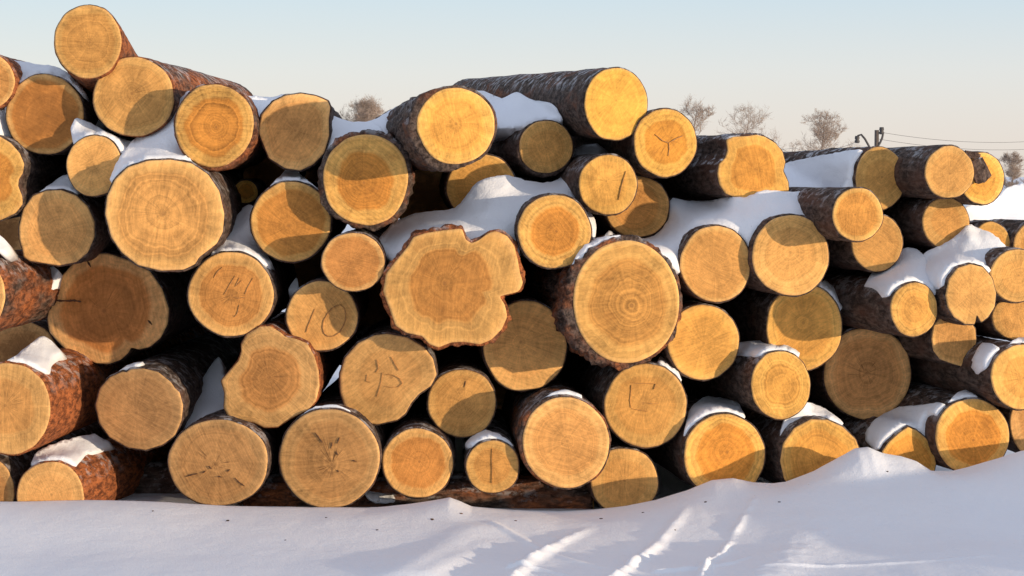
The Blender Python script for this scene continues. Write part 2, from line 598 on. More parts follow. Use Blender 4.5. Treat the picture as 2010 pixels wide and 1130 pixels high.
    for kk, t in enumerate(TT):
        lob = math.exp(-t / 0.9)
        for i, (c_, s_, r) in enumerate(ca):
            a = 2 * math.pi * i / NA
            base = (r * lob + rm * (1 - lob)) * (1 - taper * t)
            b = tw
            if bias: b *= 1 + bias[1] * max(0.0, math.cos(a - R(bias[0])))
            cp = Vector((c_ * rm * 24 + so, s_ * rm * 24, t * 7))
            n1 = noise.noise(cp)
            n2 = noise.noise(Vector((c_ * rm * 60 + so, s_ * rm * 60, t * 26)))
            n3 = noise.noise(Vector((c_ * rm * 7 + so, s_ * rm * 7, t * 3)))
            rr = base + b * (1 + rag * (0.9 * n1 + 0.6 * n2)) + (0.0015 + 0.004 * min(1.0, t * 3)) * n3 + 0.002 * n2 * min(1.0, t * 8)
            rr = max(rr, base + 0.001 if t < 0.02 else base * 0.97)
            y0 = plane_y(c_ * base, s_ * base) * max(0.0, 1 - t / 0.6) if t < 0.6 else 0.0
            y = y0 + t
            if kk == 0:
                y += 0.005 + 0.010 * rag * (0.5 + n1)
                rr -= 0.25 * (rr - base)
            elif kk == 1:
                y += 0.006 + 0.010 * rag * (0.5 + n1)
            V.append((c_ * rr + bend * t * t, y, s_ * rr))
    nr = len(TT)
    for k in range(nr):
        b0, b1 = k * NA, (k + 1) * NA
        for i in range(NA):
            j = (i + 1) % NA
            Fc.append((b0 + i, b0 + j, b1 + j, b1 + i))
    Fc.append(tuple(range(nr * NA, (nr + 1) * NA)))
    bk = mesh_obj('bark', V, Fc, BARK, root)
    bk['orange'] = float(orange)
    bk['dust'] = float(dust)
    bk['seed'] = so
    LOGS[key] = dict(bark=bk, root=root, M=M, face=face, C=C, nrm=nrm, rm=rm)
    return root


P6 = [(-30, 262), (0, 268), (20, 280), (38, 300), (47, 322), (44, 340), (36, 352), (35, 365), (43, 385), (44, 400), (30, 418), (0, 432), (-40, 430), (-70, 400), (-80, 350), (-70, 300)]
P10 = [(106, 583), (106, 571), (120, 543), (142, 518), (173, 498), (212, 497), (248, 509), (294, 532), (318, 567), (331, 606), (329, 635), (315, 663), (294, 681), (272, 686), (257, 682), (251, 693), (237, 706), (212, 715), (188, 713), (159, 699), (131, 688), (113, 670), (97, 652), (93, 628), (95, 600)]
P18 = [(510, 641), (530, 640), (550, 652), (560, 661), (578, 664), (603, 674), (617, 699), (625, 727), (627, 759), (620, 787), (606, 803), (571, 821), (545, 838), (518, 839), (496, 829), (471, 826), (450, 821), (439, 800), (441, 772), (434, 747), (446, 733), (468, 708), (474, 690), (473, 676), (485, 655)]
P22 = [(735, 658), (760, 655), (800, 662), (832, 681), (850, 704), (857, 735), (846, 757), (822, 773), (806, 792), (796, 811), (780, 824), (740, 833), (703, 829), (680, 808), (668, 770), (667, 735), (677, 702), (703, 673)]
P26 = [(907, 448), (914, 470), (925, 477), (941, 471), (957, 457), (974, 453), (996, 463), (1010, 483), (1016, 508), (1021, 536), (1027, 556), (1018, 573), (980, 581), (991, 598), (996, 621), (985, 646), (964, 667), (942, 676), (911, 671), (886, 672), (861, 682), (843, 676), (829, 660), (797, 653), (776, 639), (765, 607), (752, 572), (758, 536), (780, 508), (801, 483), (811, 465), (836, 457), (868, 452), (889, 450)]
P29 = [(507, 258), (513, 225), (535, 199), (560, 187), (590, 183), (620, 188), (643, 198), (648, 210), (645, 235), (646, 265), (636, 300), (615, 322), (590, 334), (560, 330), (528, 310)]
P67 = [(1426, 274), (1440, 268), (1468, 267), (1485, 264), (1502, 268), (1523, 281), (1536, 297), (1542, 318), (1538, 336), (1548, 357), (1549, 376), (1520, 386), (1485, 392), (1444, 387), (1425, 380), (1413, 362), (1409, 341), (1412, 322), (1424, 310), (1429, 295)]
P8 = [(37, 445), (45, 410), (64, 384), (90, 374), (120, 373), (150, 384), (172, 405), (185, 435), (185, 465), (172, 495), (150, 514), (115, 521), (90, 517), (72, 514), (58, 512), (46, 504), (44, 490), (38, 470)]
P9 = [(206, 420), (210, 385), (225, 352), (250, 328), (290, 315), (335, 313), (375, 320), (408, 342), (430, 375), (440, 420), (437, 455), (425, 478), (402, 496), (390, 505), (383, 518), (360, 529), (315, 531), (270, 520), (238, 495), (218, 465)]
P14 = [(187, 795), (196, 762), (215, 740), (240, 729), (247, 731), (255, 725), (280, 723), (310, 730), (335, 750), (343, 762), (352, 770), (359, 795), (356, 825), (343, 855), (318, 873), (285, 883), (250, 878), (215, 858), (195, 830)]
P57 = [(1532, 905), (1538, 870), (1560, 840), (1592, 823), (1625, 824), (1655, 838), (1680, 862), (1690, 890), (1688, 930), (1660, 965), (1610, 980), (1560, 965), (1540, 940)]
P58 = [(1733, 885), (1745, 868), (1765, 850), (1783, 838), (1800, 845), (1818, 860), (1832, 880), (1838, 910), (1830, 945), (1800, 965), (1760, 960), (1735, 935), (1728, 905)]
P52 = [(1857, 580), (1863, 548), (1880, 526), (1905, 518), (1930, 524), (1948, 545), (1956, 575), (1953, 602), (1940, 622), (1926, 633), (1921, 620), (1917, 618), (1914, 636), (1895, 636), (1873, 622), (1861, 602)]
P51 = [(1829, 665), (1833, 638), (1848, 621), (1870, 617), (1900, 624), (1915, 645), (1917, 670), (1910, 695), (1897, 708), (1888, 719), (1868, 713), (1846, 705), (1833, 688)]

log('l01', 172, 81, 66, 71, 8.66, 3, 'round amber log end topmost on the left heap against open sky', orange=0.52, th=4, heart=0.8, hs=0.4, tone=0.45, stain=0.1, crack=0.1, pitch=-8, length=2.2)
log('l02', 262, 189, 79, 78, 8.7, -3, 'amber log end below the topmost left log, long reddish body behind', orange=0.52, th=4, tone=0.4, heart=0.8, hs=0.3, length=2.2, taper=0.02)
log('l03', 420, 246, 78, 81, 8.50, 2, 'golden log end with clear rings, thick lower right bark, snow slope on its left', th=7, bias=(-60, 1.0), heart=0.74, hs=1.0, tone=0.6, crack=0.1, orange=0.5, ring=1.6)
log('l04', 88, 225, 76, 79, 8.84, 0, 'reddish stained log end in the upper left under a snow cap', heart=0.86, hs=1.0, stain=0.45, tone=0.3, th=4)
log('l05', -22, 160, 50, 54, 8.8, 0, 'partly cropped log end at the left picture edge beside the snow-capped reddish log', orange=0.6)
log('l06', -20, 345, 60, 80, 8.66, 0, 'notched two-lobed log end cropped by the left picture edge', poly=P6, heart=0.7, hs=0.9, tone=0.6)
log('l07', 185, 325, 55, 60, 8.62, 0, 'small smooth log end under snow between two bigger logs, upper left', hs=0.25, tone=0.35, crack=0.0, th=4)
log('l08', 112, 447, 74, 74, 8.70, 0, 'pale log end with a small bump low left, beside the largest round end', poly=P8, tone=0.25, hs=0.3, value=1.1)
log('l09', 324, 422, 118, 109, 8.42, 1, 'very large pale round log end below the snow slope on the left, biggest there', poly=P9, tone=0.35, heart=0.8, hs=0.35, crack=0.35, th=7, ring=1.5)
log('l10', 212, 606, 119, 110, 9.08, 0, 'dark brown lobed log end with a horizontal crack in its left side', poly=P10, stain=0.45, value=1.45, heart=0.78, hs=1.0, tone=0.1, crack=0.4, fyaw=-12, th=5)  # face value raised to lighten this shaded end
log('l11', 453, 577, 84, 82, 8.55, 1, 'medium log end with scribbled grooves in its heart, below the snow pocket', tone=0.35, heart=0.76, hs=0.75, crack=0.6)
log('l12', -62, 580, 72, 78, 8.30, -4, 'rough brown-barked log at the left edge, its lit bark side showing', orange=0.5, th=10, rag=0.9)
log('l13', 14, 802, 84, 90, 8.28, -6, 'pale log with glowing orange bark and a snow patch, cropped by the left edge', orange=1.0, tone=0.3, crack=0.6, th=6)
log('l14', 272, 803, 87, 80, 8.60, 0, 'yellowish finely ringed log end with a nicked top in the dark lower left', poly=P14, tone=0.1, hs=0.2, crack=0.15, fyaw=-18, value=0.9)
log('l15', 98, 975, 66, 69, 8.33, -9, 'half-buried log with bright orange-red bark and snow cap, lower left corner', orange=1.0, hs=0.2, tone=0.25, th=5)
log('l16', -25, 965, 53, 65, 8.40, -4, 'sliver of a log end at the lower left edge, deep in snow', tone=0.2, stain=0.3)
log('l17', 428, 908, 98, 85, 8.46, 0, 'large tan bottom-row log end with dark star cracks, third from the left', tone=0.15, hs=0.3, crack=1.0, fyaw=-17, th=5, value=0.9)
log('l18', 530, 740, 96, 100, 8.52, 0, 'wavy-edged log end with swirling rings and a tall hump at its top', poly=P18, heart=0.66, hs=0.7, tone=0.25, fyaw=-12, orange=0.7, th=4, ring=1.6)
log('l19', 646, 900, 98, 97, 8.42, 0, 'large tan bottom-row log end with short cracks round its pith, beside the star-cracked one', tone=0.2, hs=0.35, crack=1.0, fyaw=-14, value=0.9)
log('l20', 632, 620, 70, 68, 8.60, 1, 'log end with a slanting stroke and a ring drawn on it like the number 10', tone=0.35, hs=0.3, crack=0.0)
log('l21', 693, 514, 62, 58, 8.4, 1, 'small round log end with a pale rim, left of the huge lobed one', heart=0.86, hs=0.8, tone=0.25, crack=0.5, th=4)
log('l22', 762, 744, 95, 89, 8.55, 1, 'large egg-shaped log end with faint writing, flattened at its lower right', poly=P22, tone=0.3, hs=0.25, crack=0.1, fyaw=-12, wob=0.01)
log('l23', 907, 791, 67, 67, 8.62, 2, 'small log end with a short dark nick, above the two smallest bottom logs', tone=0.4, hs=0.3, crack=0.2)
log('l24', 820, 909, 69, 68, 8.44, 1, 'smallish golden bottom-row log end with a pale cross mark and dark dots', heart=0.76, hs=0.9, tone=0.35, crack=0.2)
log('l25', 967, 916, 52, 52, 8.38, 2, 'smallest bottom-row log end, snow-topped, with a vertical line', tone=0.45, hs=0.5, crack=0.2, th=5)
log('l26', 884, 568, 136, 118, 8.38, 3, 'huge deeply lobed log end with a notched clover outline in the middle of the pile', poly=P26, heart=0.64, hs=0.75, tone=0.42, stain=0.12, crack=0.05, th=13, rag=0.9, orange=0.6, ring=1.2)
log('l27', 718, 352, 84, 90, 8.50, 2, 'log end with thick ragged bark, dark orange heart and a wide pale rim', heart=0.66, hs=1.0, tone=0.6, th=17, rag=1.0, crack=0.1, orange=0.4, ring=1.3)
log('l28', 570, 435, 79, 78, 8.64, 1, 'orange log end under a small peaked snow heap', heart=0.84, hs=0.85, tone=0.5, crack=0.2)
log('l29', 577, 259, 71, 76, 8.69, 1, 'greyish log end with a squared upper right corner, left of open sky', poly=P29, heart=0.8, hs=0.4, tone=0.25, stain=0.25, value=1.15)  # value lifts the face colour in its shade
log('l30', 895, 247, 76, 75, 8.16, 9, 'bright golden log end jutting out with thick purple-brown bark on its left', th=11, bias=(200, 2.6), heart=0.74, hs=0.5, tone=0.75, crack=0.1, orange=0.3, fyaw=6)
log('l31', 945, 367, 68, 64, 8.98, 5, 'log end half hidden by drifted snow below the jutting golden log', tone=0.6, hs=0.3)
log('l32', 1072, 288, 53, 51, 9.0, 12, 'small olive log end on a dark bark body with a snow band on its back', th=6, bias=(250, 1.8), tone=0.45, hs=0.3, dust=0.5, crack=0.0, value=1.12)
log('l33', 1209, 204, 62, 71, 8.58, 10, 'brightest yellow log end at the very top, its long dark body leaning left', tone=1.0, hs=0.15, crack=0.2, fyaw=18, dust=0.5, orange=0.35, th=4, pitch=2.2, taper=0.02)
log('l34', 1306, 280, 61, 67, 8.64, 8, 'yellow log end with a Y-shaped crack, tucked right of the topmost yellow log', tone=0.85, heart=0.66, hs=0.8, crack=1.0, fyaw=12, th=5)
log('l35', 1193, 362, 57, 59, 8.58, 8, 'small pale yellow log end with a steep straight crack', tone=0.7, hs=0.25, crack=0.3, fyaw=8)
log('l36', 1250, 405, 63, 61, 8.95, 8, 'dull brown log end peeping out behind a small pale yellow one', tone=0.35, hs=0.5)
log('l37', 1088, 454, 72, 72, 8.38, 4, 'round orange-hearted log end ringed by the main snowdrift', heart=0.66, hs=0.95, tone=0.6, crack=0.2)
log('l38', 1230, 592, 104, 121, 8.34, 8, 'tall large log end with concentric pale rings and a thick red-brown bark collar', heart=0.72, hs=0.5, tone=0.5, th=15, rag=0.9, bias=(205, 1.4), orange=0.45, crack=0.0, wob=0.01, ring=1.9)
log('l39', 1405, 518, 69, 75, 8.50, 9, 'pale log end with slanting saw lines, snow heaped on top', tone=0.4, heart=0.88, hs=0.4, crack=0.1, fyaw=4)
log('l40', 1552, 501, 75, 79, 8.50, 10, 'round pale log end touching the saw-lined one on its right', tone=0.4, hs=0.25, crack=0.0, fyaw=4)
log('l41', 1380, 671, 70, 74, 8.60, 10, 'yellow-orange log end tucked against the right side of the big barked log', tone=0.65, hs=0.35, crack=0.2, fyaw=6)
log('l42', 1267, 796, 81, 82, 8.50, 6, 'orange log end with a faint angular mark, directly under the big barked log', tone=0.5, hs=0.4, heart=0.72, crack=0.2)
log('l43', 1030, 679, 82, 88, 8.72, 4, 'grey-olive log end lit only along its lower rim, under the huge lobed one', tone=0.3, hs=0.25, crack=0.0, value=1.22)  # value brightens the face colour to offset its shade
log('l44', 1111, 869, 85, 88, 8.33, 4, 'large smooth light tan log end jutting out of the bottom row', tone=0.3, heart=0.74, hs=0.45, crack=0.1, th=8, bias=(160, 1.0), orange=0.45)
log('l45', 1225, 945, 66, 66, 8.52, 6, 'bottom log end sunk in snow with a dark knot on its right', tone=0.4, hs=0.3, crack=0.2)
log('l46', 1422, 895, 79, 82, 8.46, 9, 'orange-hearted bottom log end under a snow cap, mound hiding its base', heart=0.74, hs=1.0, tone=0.7, crack=0.0, fyaw=5, ring=1.4)
log('l47', 1533, 756, 58, 67, 8.52, 12, 'narrow bright log end with fine rings and dark bark body on its left', tone=0.7, hs=0.4, fyaw=8, crack=0.1, th=5, ring=1.4)
log('l48', 1579, 642, 74, 85, 8.80, 10, 'log end dull above and glowing orange below, under the round pale one', tone=0.65, hs=0.4, crack=0.0, orange=0.2, value=1.1)
log('l49', 1703, 732, 86, 90, 8.98, 8, 'large dull brown fully shaded log end on the right', tone=0.1, hs=0.5, crack=0.9, stain=0.15, value=1.28, ring=1.4)  # face colour lifted by value, lightens the shade on it
log('l50', 1795, 607, 46, 53, 8.45, 17, 'small golden log end with a snow hood and a long dark bark body', tone=0.6, hs=0.4, fyaw=8, crack=0.0, th=5, orange=0.3, ring=1.4)
log('l51', 1873, 668, 44, 52, 8.66, 14, 'small dull log end pointed at its bottom, under the split one', poly=P51, tone=0.3, hs=0.3)
log('l52', 1907, 577, 50, 59, 8.44, 14, 'narrow log end with vertical saw lines and a split in its lower rim', poly=P52, tone=0.4, hs=0.2, fyaw=4, crack=0.2)
log('l53', 1997, 541, 54, 51, 8.52, 14, 'round tan log end at the right edge overlapping another below it', tone=0.45, hs=0.3)
log('l54', 2000, 622, 51, 45, 8.66, 14, 'tan log end at the right edge partly covered by the one above', tone=0.4, hs=0.3)
log('l55', 2003, 740, 57, 63, 8.40, 14, 'golden log end at the right edge with snow on its bark, above the bottom row', tone=0.6, hs=0.4, fyaw=6)
log('l56', 1909, 856, 72, 73, 8.50, 12, 'round orange-hearted log end last in the bottom row on the right, knot at upper left', heart=0.72, hs=1.0, tone=0.65, crack=0.0, fyaw=4, th=5)
log('l57', 1610, 900, 77, 80, 8.50, 12, 'broad orange log end sliced diagonally by the snow mound', poly=P57, tone=0.7, hs=0.5, fyaw=6, crack=0.2)
log('l58', 1783, 900, 53, 62, 8.54, 12, 'small three-sided orange log end poking out of the snow, bottom right', poly=P58, tone=0.75, hs=0.7, fyaw=6, th=6)
log('l59', 1684, 421, 49, 52, 8.28, 13, 'small round golden log end jutting out in front of two others, upper right', heart=0.82, hs=0.7, tone=0.55, crack=0.1, th=5)
log('l60', 1728, 350, 48, 62, 8.90, 16, 'tilted oval log end with a bright vertical strip, below the utility pole', tone=0.5, hs=0.3, th=5, rag=0.8, dust=0.6)
log('l61', 1722, 476, 50, 57, 8.74, 13, 'dull log end below and behind the small jutting golden one', tone=0.4, hs=0.3)
log('l62', 1864, 338, 48, 51, 8.58, 14, 'tan oval log end with a broad black bark body to its left, upper right', tone=0.4, hs=0.3, th=5)
log('l63', 1928, 350, 43, 51, 8.66, 12, 'orange log end with broken dark bark on its face, rightmost against the sky', tone=0.8, hs=0.5, fyaw=10)
log('l64', 1857, 437, 46, 50, 8.80, 13, 'tan log end half sunk in snow under the oval one', tone=0.4, hs=0.4)
log('l65', 1946, 482, 38, 47, 8.84, 13, 'small orange crescent of a log end rising from snow near the right edge', tone=0.6, hs=0.4, fyaw=6)
log('l66', 2032, 482, 42, 47, 8.84, 12, 'sliver of a log end at the right edge among the snow', tone=0.4, hs=0.4)
log('l67', 1478, 328, 70, 62, 8.75, 15, 'scalloped orange log end on a snowy black bark body, right of the Y-cracked one', poly=P67, heart=0.7, hs=0.7, tone=0.7, fyaw=10, th=7, rag=0.9, dust=0.7, crack=0.0)
log('l70', 2035, 830, 52, 66, 8.70, 12, 'dull brown log end at the right edge behind the bottom row', tone=0.2, hs=0.4)
log('l71', 482, 376, 24, 22, 9.25, 2, 'tiny orange log end glimpsed in the dark gap left of the peaked snow heap', tone=0.8, hs=0.8)
log('l68', 0, 0, 0, 0, 0, 88, 'dark rough-barked bearer log lying sideways under the bottom row', C=at(1166, 985, 8.72), radius=0.105, orange=0.45, th=14, rag=1.0, length=1.5, group='bearer log')

log('l72', 40, 690, 70, 60, 9.7, 0, 'dark filler log deep in the gap at the left edge above the glowing orange bark', tone=0.1, stain=0.8)  # fillers added to stop light showing through the gaps, faces coloured dark
log('l73', 525, 345, 48, 44, 9.9, 0, 'dark filler log deep in the gap left of the peaked snow heap', tone=0.1, stain=0.8)
log('l74', 642, 345, 42, 44, 9.9, 0, 'dark filler log deep in the gap left of the thick-barked log', tone=0.1, stain=0.8)

log('l75', 8, 455, 60, 50, 9.8, 0, 'dark filler log deep in the gap at the left edge under the two-lobed end', tone=0.1, stain=0.8)  # more added fillers against bright gaps, same dark face colour
log('l76', 838, 388, 70, 58, 9.7, 0, 'dark filler log deep in the black gap below the jutting golden log', tone=0.1, stain=0.8)
log('l77', 985, 745, 46, 60, 9.7, 0, 'dark filler log deep in the narrow gap left of the large jutting bottom log', tone=0.1, stain=0.8)
log('l78', 0, 0, 0, 0, 0, 88, 'dark filler log lying sideways behind the half-buried orange-red log', C=at(420, 968, 9.15), radius=0.13, orange=0.1, th=14, rag=1.0, length=1.6, group='bearer log')  # filler added to cover bright ground snow seen through the gap

log('l79', 610, 530, 52, 44, 9.8, 0, 'dark filler log deep in the black gap above the log end marked 10', tone=0.1, stain=0.8)  # added filler, blocks the light behind this gap

log('l80', 728, 590, 74, 66, 9.9, 0, 'dark filler log deep in the gap right of the log end marked 10', tone=0.1, stain=0.9, value=0.7)  # added fillers closing a bright wedge, face colour lowered to keep it dark
log('l81', 690, 668, 60, 50, 10.3, 0, 'dark filler log deep in the gap above the egg-shaped log end with faint writing', tone=0.1, stain=0.9, value=0.7)


def stroke(key, pts, wd=1.6):
    """a drawn line on a cut face: thin ribbon tube lying on the wood"""
    L = LOGS[key]
    Mi = L['M'].inverted()
    P = [on_plane(a, b, L['C'], L['nrm']) + L['nrm'] * 0.004 for a, b in pts]
    r = wd / 465.0 / 2
    V, Fc = [], []
    side = Vector((0, 0, 1)).cross(L['nrm']).normalized()
    up = L['nrm'].cross(side)
    for i, p in enumerate(P):
        d = (P[min(i + 1, len(P) - 1)] - P[max(i - 1, 0)]).normalized()
        s = d.cross(L['nrm']).normalized()
        k = r * (0.25 + 0.9 * math.sin(math.pi * (i + 0.5) / len(P)) ** 0.6) * (0.8 + 0.3 * math.sin(i * 1.7 + len(P)))
        for v in (p - s * k, p + L['nrm'] * 0.0012, p + s * k, p - L['nrm'] * 0.006):
            V.append(Mi @ v)
    for i in range(len(P) - 1):
        for j in range(4):
            Fc.append((i * 4 + j, i * 4 + (j + 1) % 4, i * 4 + 4 + (j + 1) % 4, i * 4 + 4 + j))
    return V, Fc


def marks(key, strokes, wd=1.8, mat=None, name='pencil_mark'):
    for st in strokes:
        pts = []
        for (x0, y0), (x1, y1) in zip(st[:-1], st[1:]):
            for q in range(4):
                pts.append((x0 + (x1 - x0) * q / 4, y0 + (y1 - y0) * q / 4))
        pts.append(st[-1])
        V, Fc = stroke(key, pts, wd)
        mesh_obj(name, V, Fc, mat or PENCIL, LOGS[key]['face'])


marks('l20', [[(618, 606), (613, 617), (609, 628), (604, 640), (601, 652)],
              [(671, 598), (660, 599), (650, 606), (642, 617), (635, 629), (633, 642), (636, 654), (644, 660), (655, 659), (666, 652), (673, 641), (678, 628), (679, 615), (676, 604), (668, 598)]])
marks('l42', [[(1232, 751), (1258, 752), (1287, 753)], [(1239, 755), (1238, 768), (1236, 785), (1238, 800)], [(1268, 790), (1280, 792), (1293, 792)], [(1287, 753), (1283, 764)], [(1240, 802), (1258, 805), (1272, 807)]], 0.9, FAINT)
marks('l22', [[(751, 731), (748, 750), (744, 765), (740, 778)], [(740, 706), (743, 722), (738, 731)], [(757, 734), (772, 736), (784, 742), (790, 752), (782, 759), (766, 760), (754, 757)], [(768, 700), (775, 713), (783, 727)], [(721, 735), (719, 748), (727, 750)]], 0.8, FAINT)
marks('l11', [[(462, 541), (450, 560), (440, 578)], [(470, 545), (462, 562), (475, 550)], [(497, 545), (487, 562), (481, 577)], [(459, 583), (470, 585), (482, 583)], [(470, 598), (466, 615), (460, 622)], [(437, 524), (426, 534), (420, 545)]], 1.3, FAINT)
marks('l34', [[(1285, 263), (1300, 276), (1312, 280)], [(1312, 280), (1326, 272), (1340, 266)], [(1312, 280), (1313, 292), (1311, 306)]], 1.8, FAINT, 'crack')
marks('l35', [[(1228, 336), (1223, 352), (1218, 370), (1214, 392)]], 1.8, PENCIL, 'crack')
marks('l25', [[(966, 880), (965, 900), (966, 925), (965, 948)]], 0.8, FAINT, 'crack')
marks('l10', [[(104, 589), (122, 590), (145, 590)], [(138, 588), (150, 590), (160, 592)], [(172, 512), (179, 524)], [(291, 628), (299, 637)]], 4.0, DARKLINE, 'crack')
marks('l19', [[(619, 849), (626, 858), (633, 868)], [(667, 858), (662, 870)], [(692, 903), (700, 905)], [(660, 886), (664, 893)], [(652, 868), (650, 880)], [(662, 922), (666, 926)]], 2.6, DARKLINE, 'crack')
marks('l17', [[(366, 935), (378, 931), (388, 929)], [(410, 914), (416, 920)], [(428, 934), (436, 936)], [(462, 938), (470, 946), (480, 953)], [(398, 928), (404, 924)], [(446, 925), (452, 921)]], 2.6, DARKLINE, 'crack')
marks('l23', [[(914, 747), (911, 760)]], 2.2, DARKLINE, 'crack')

# ------------------------------------------------------------------ snow lying on the logs


def in_poly(x, y, P):
    c = False
    for (x1, y1), (x2, y2) in zip(P, P[1:] + P[:1]):
        if (y1 > y) != (y2 > y) and x < (x2 - x1) * (y - y1) / (y2 - y1) + x1:
            c = not c
    return c


from mathutils.bvhtree import BVHTree


def drape_trees(keys):
    out = []
    for k in keys:
        o = LOGS[k]['bark']
        m = LOGS[k]['M']
        out.append(BVHTree.FromPolygons([m @ v.co for v in o.data.vertices], [tuple(p.vertices) for p in o.data.polygons]))
    return out


def snow(label, pts, bulge=0.03, step=6.0, back=0.16, name='snow_patch', rag=1.8, on=()):
    """a bank of snow: its rim follows the given points (pixel, pixel, distance), the surface swells between them, the body goes back and down"""
    # Catmull-Rom through the rim
    n = len(pts)
    rim = []
    for i in range(n):
        p0, p1, p2, p3 = (pts[(i + k - 1) % n] for k in range(4))
        L = math.hypot(p2[0] - p1[0], p2[1] - p1[1])
        m = max(1, int(L / step))
        for q in range(m):
            t = q / m
            v = []
            for a, b, c, d in zip(p0, p1, p2, p3):
                m1, m2 = (c - a) * 0.4, (d - b) * 0.4
                v.append((2 * t ** 3 - 3 * t * t + 1) * b + (t ** 3 - 2 * t * t + t) * m1 + (-2 * t ** 3 + 3 * t * t) * c + (t ** 3 - t * t) * m2)
            jx = rag * 1.2 * noise.noise(Vector((v[0] * 0.11, v[1] * 0.11, 2)))
            jy = rag * 1.2 * noise.noise(Vector((v[0] * 0.11, v[1] * 0.11, 8)))
            rim.append((v[0] + jx, v[1] + jy, v[2]))
    poly = [(a, b) for a, b, _ in rim]
    xs = [p[0] for p in poly]
    ys = [p[1] for p in poly]
    inner = []
    rnd = random.Random(len(pts) * 77 + int(xs[0]))
    y = min(ys)
    row = 0
    arr = np.array(poly)
    while y < max(ys):
        x = min(xs) + (step / 2 if row % 2 else 0)
        while x < max(xs):
            a, b = x + rnd.uniform(-1, 1), y + rnd.uniform(-1, 1)
            if in_poly(a, b, poly) and np.hypot(arr[:, 0] - a, arr[:, 1] - b).min() > step * 0.55:
                inner.append((a, b))
            x += step
        y += step * 0.87
        row += 1
    nr = len(rim)
    co = [Vector(p) for p in poly] + [Vector(p) for p in inner]
    res = delaunay_2d_cdt(co, [(i, (i + 1) % nr) for i in range(nr)], [], 1, 1e-4)
    vco, _, faces, orig, _, _ = res
    dep = np.array([p[2] for p in rim])
    V, D = [], []
    trees = drape_trees(on)
    lids = [LOGS[k2] for k2 in on]
    for v in vco:
        d = np.hypot(arr[:, 0] - v.x, arr[:, 1] - v.y)
        wgt = 1.0 / (d * d + 4.0) ** 1.1
        Yv = float((wgt * dep).sum() / wgt.sum())
        if d.min() < 0.5:
            Yv = float(dep[d.argmin()])
        e = 1 - math.exp(-d.min() / 16.0)
        p = at(v.x, v.y, Yv)
        lump = 0.6 * noise.noise(p * 6.0) + 0.35 * noise.noise(p * 15.0)
        Yv2 = Yv - e * (bulge + 0.045 * lump + 0.012 * noise.noise(p * 38.0))
        # swell towards the viewer and a little upwards: keep the traced rim, move inner points along the slope normal
        dr = ray(v.x, v.y).normalized()
        for tr in trees:
            for ox, oy in ((0, 0), (5, 0), (-5, 0), (0, 5), (0, -5), (3.5, 3.5), (-3.5, 3.5), (3.5, -3.5), (-3.5, -3.5)):
                h = tr.ray_cast(CAMP, ray(v.x + ox, v.y + oy).normalized())
                if h[0] is not None:
                    Yv2 = min(Yv2, h[0].y - 0.006 - 0.035 * e * (1 + 0.5 * lump))
        for L in lids:
            q = at(v.x, v.y, L['C'].y)
            if (q - L['C']).length < L['rm'] * 1.7:
                Yv2 = max(Yv2, on_plane(v.x, v.y, L['C'], L['nrm']).y + 0.024)
        V.append([v.x, v.y, Yv2])
        D.append(e)
    nv = len(V)
    Fc = [tuple(f) for f in faces]
    nb = [set() for _ in range(nv)]
    for f in Fc:
        for a, b in zip(f, f[1:] + f[:1]):
            nb[a].add(b); nb[b].add(a)
    for _ in range(3 if on else 1):
        new = [0.5 * V[i][2] + 0.5 * sum(V[j][2] for j in nb[i]) / max(1, len(nb[i])) if nb[i] else V[i][2] for i in range(nv)]
        for i in range(nv):
            V[i][2] = min(V[i][2], new[i]) if on else new[i]
    V = [at(*p) for p in V]
    # closed body: a copy pushed back and down
    V2 = [Vector((p.x, p.y + back, p.z - 0.05)) for p in V]
    Fb = [tuple(nv + i for i in reversed(f)) for f in Fc]
    from collections import Counter
    ed = Counter()
    for f in Fc:
        for a, b in zip(f, f[1:] + f[:1]):
            ed[(a, b)] += 1
    side = [(b, a, a + nv, b + nv) for (a, b) in ed if (b, a) not in ed]
    o = mesh_obj(name, V + V2, Fc + Fb + side, SNOW)
    bm = bmesh.new(); bm.from_mesh(o.data)
    bmesh.ops.recalc_face_normals(bm, faces=bm.faces)
    bm.to_mesh(o.data); bm.free()
    o.data.polygons.foreach_set('use_smooth', [True] * len(o.data.polygons))
    c = sum(V, Vector()) / nv
    for v in o.data.vertices: v.co -= c
    o.location = c
    tag(o, label, 'snow', 'snow lying on the log pile')
    return o


snow('snow slope filling the hollow above the largest round end on the left', [(216, 354, 8.5), (228, 320, 8.58), (244, 296, 8.62), (262, 274, 8.74), (300, 245, 8.77), (340, 207, 8.8), (372, 178, 8.76), (368, 235, 8.64), (356, 285, 8.6), (380, 322, 8.54), (324, 322, 8.49), (270, 334, 8.47), (236, 350, 8.47)], on=('l09',))
snow('snow heaped on the small smooth log end in the upper left', [(140, 248, 8.74), (152, 231, 8.77), (185, 245, 8.8), (225, 266, 8.8), (262, 282, 8.76), (240, 302, 8.7), (215, 288, 8.66), (185, 273, 8.65), (160, 279, 8.66), (146, 287, 8.7)], 0.02, on=('l07',))
snow('bluish snow in the gap right of the snow-capped reddish log end', [(158, 165, 9.2), (185, 150, 9.3), (205, 240, 9.1), (165, 245, 9.0)], 0.02)
snow('snow cap on the reddish stained log end in the upper left', [(12, 124, 8.95), (35, 119, 9.0), (70, 125, 9.0), (112, 131, 8.98), (145, 152, 8.95), (168, 185, 8.92), (140, 172, 8.88), (118, 157, 8.87), (88, 152, 8.87), (55, 160, 8.87), (30, 183, 8.88), (10, 220, 8.9)], 0.03, on=('l04',))
snow('scrap of snow at the left edge above the two-lobed log end', [(-8, 212, 8.8), (12, 220, 8.86), (25, 262, 8.86), (15, 278, 8.84), (-8, 270, 8.8)], 0.01)
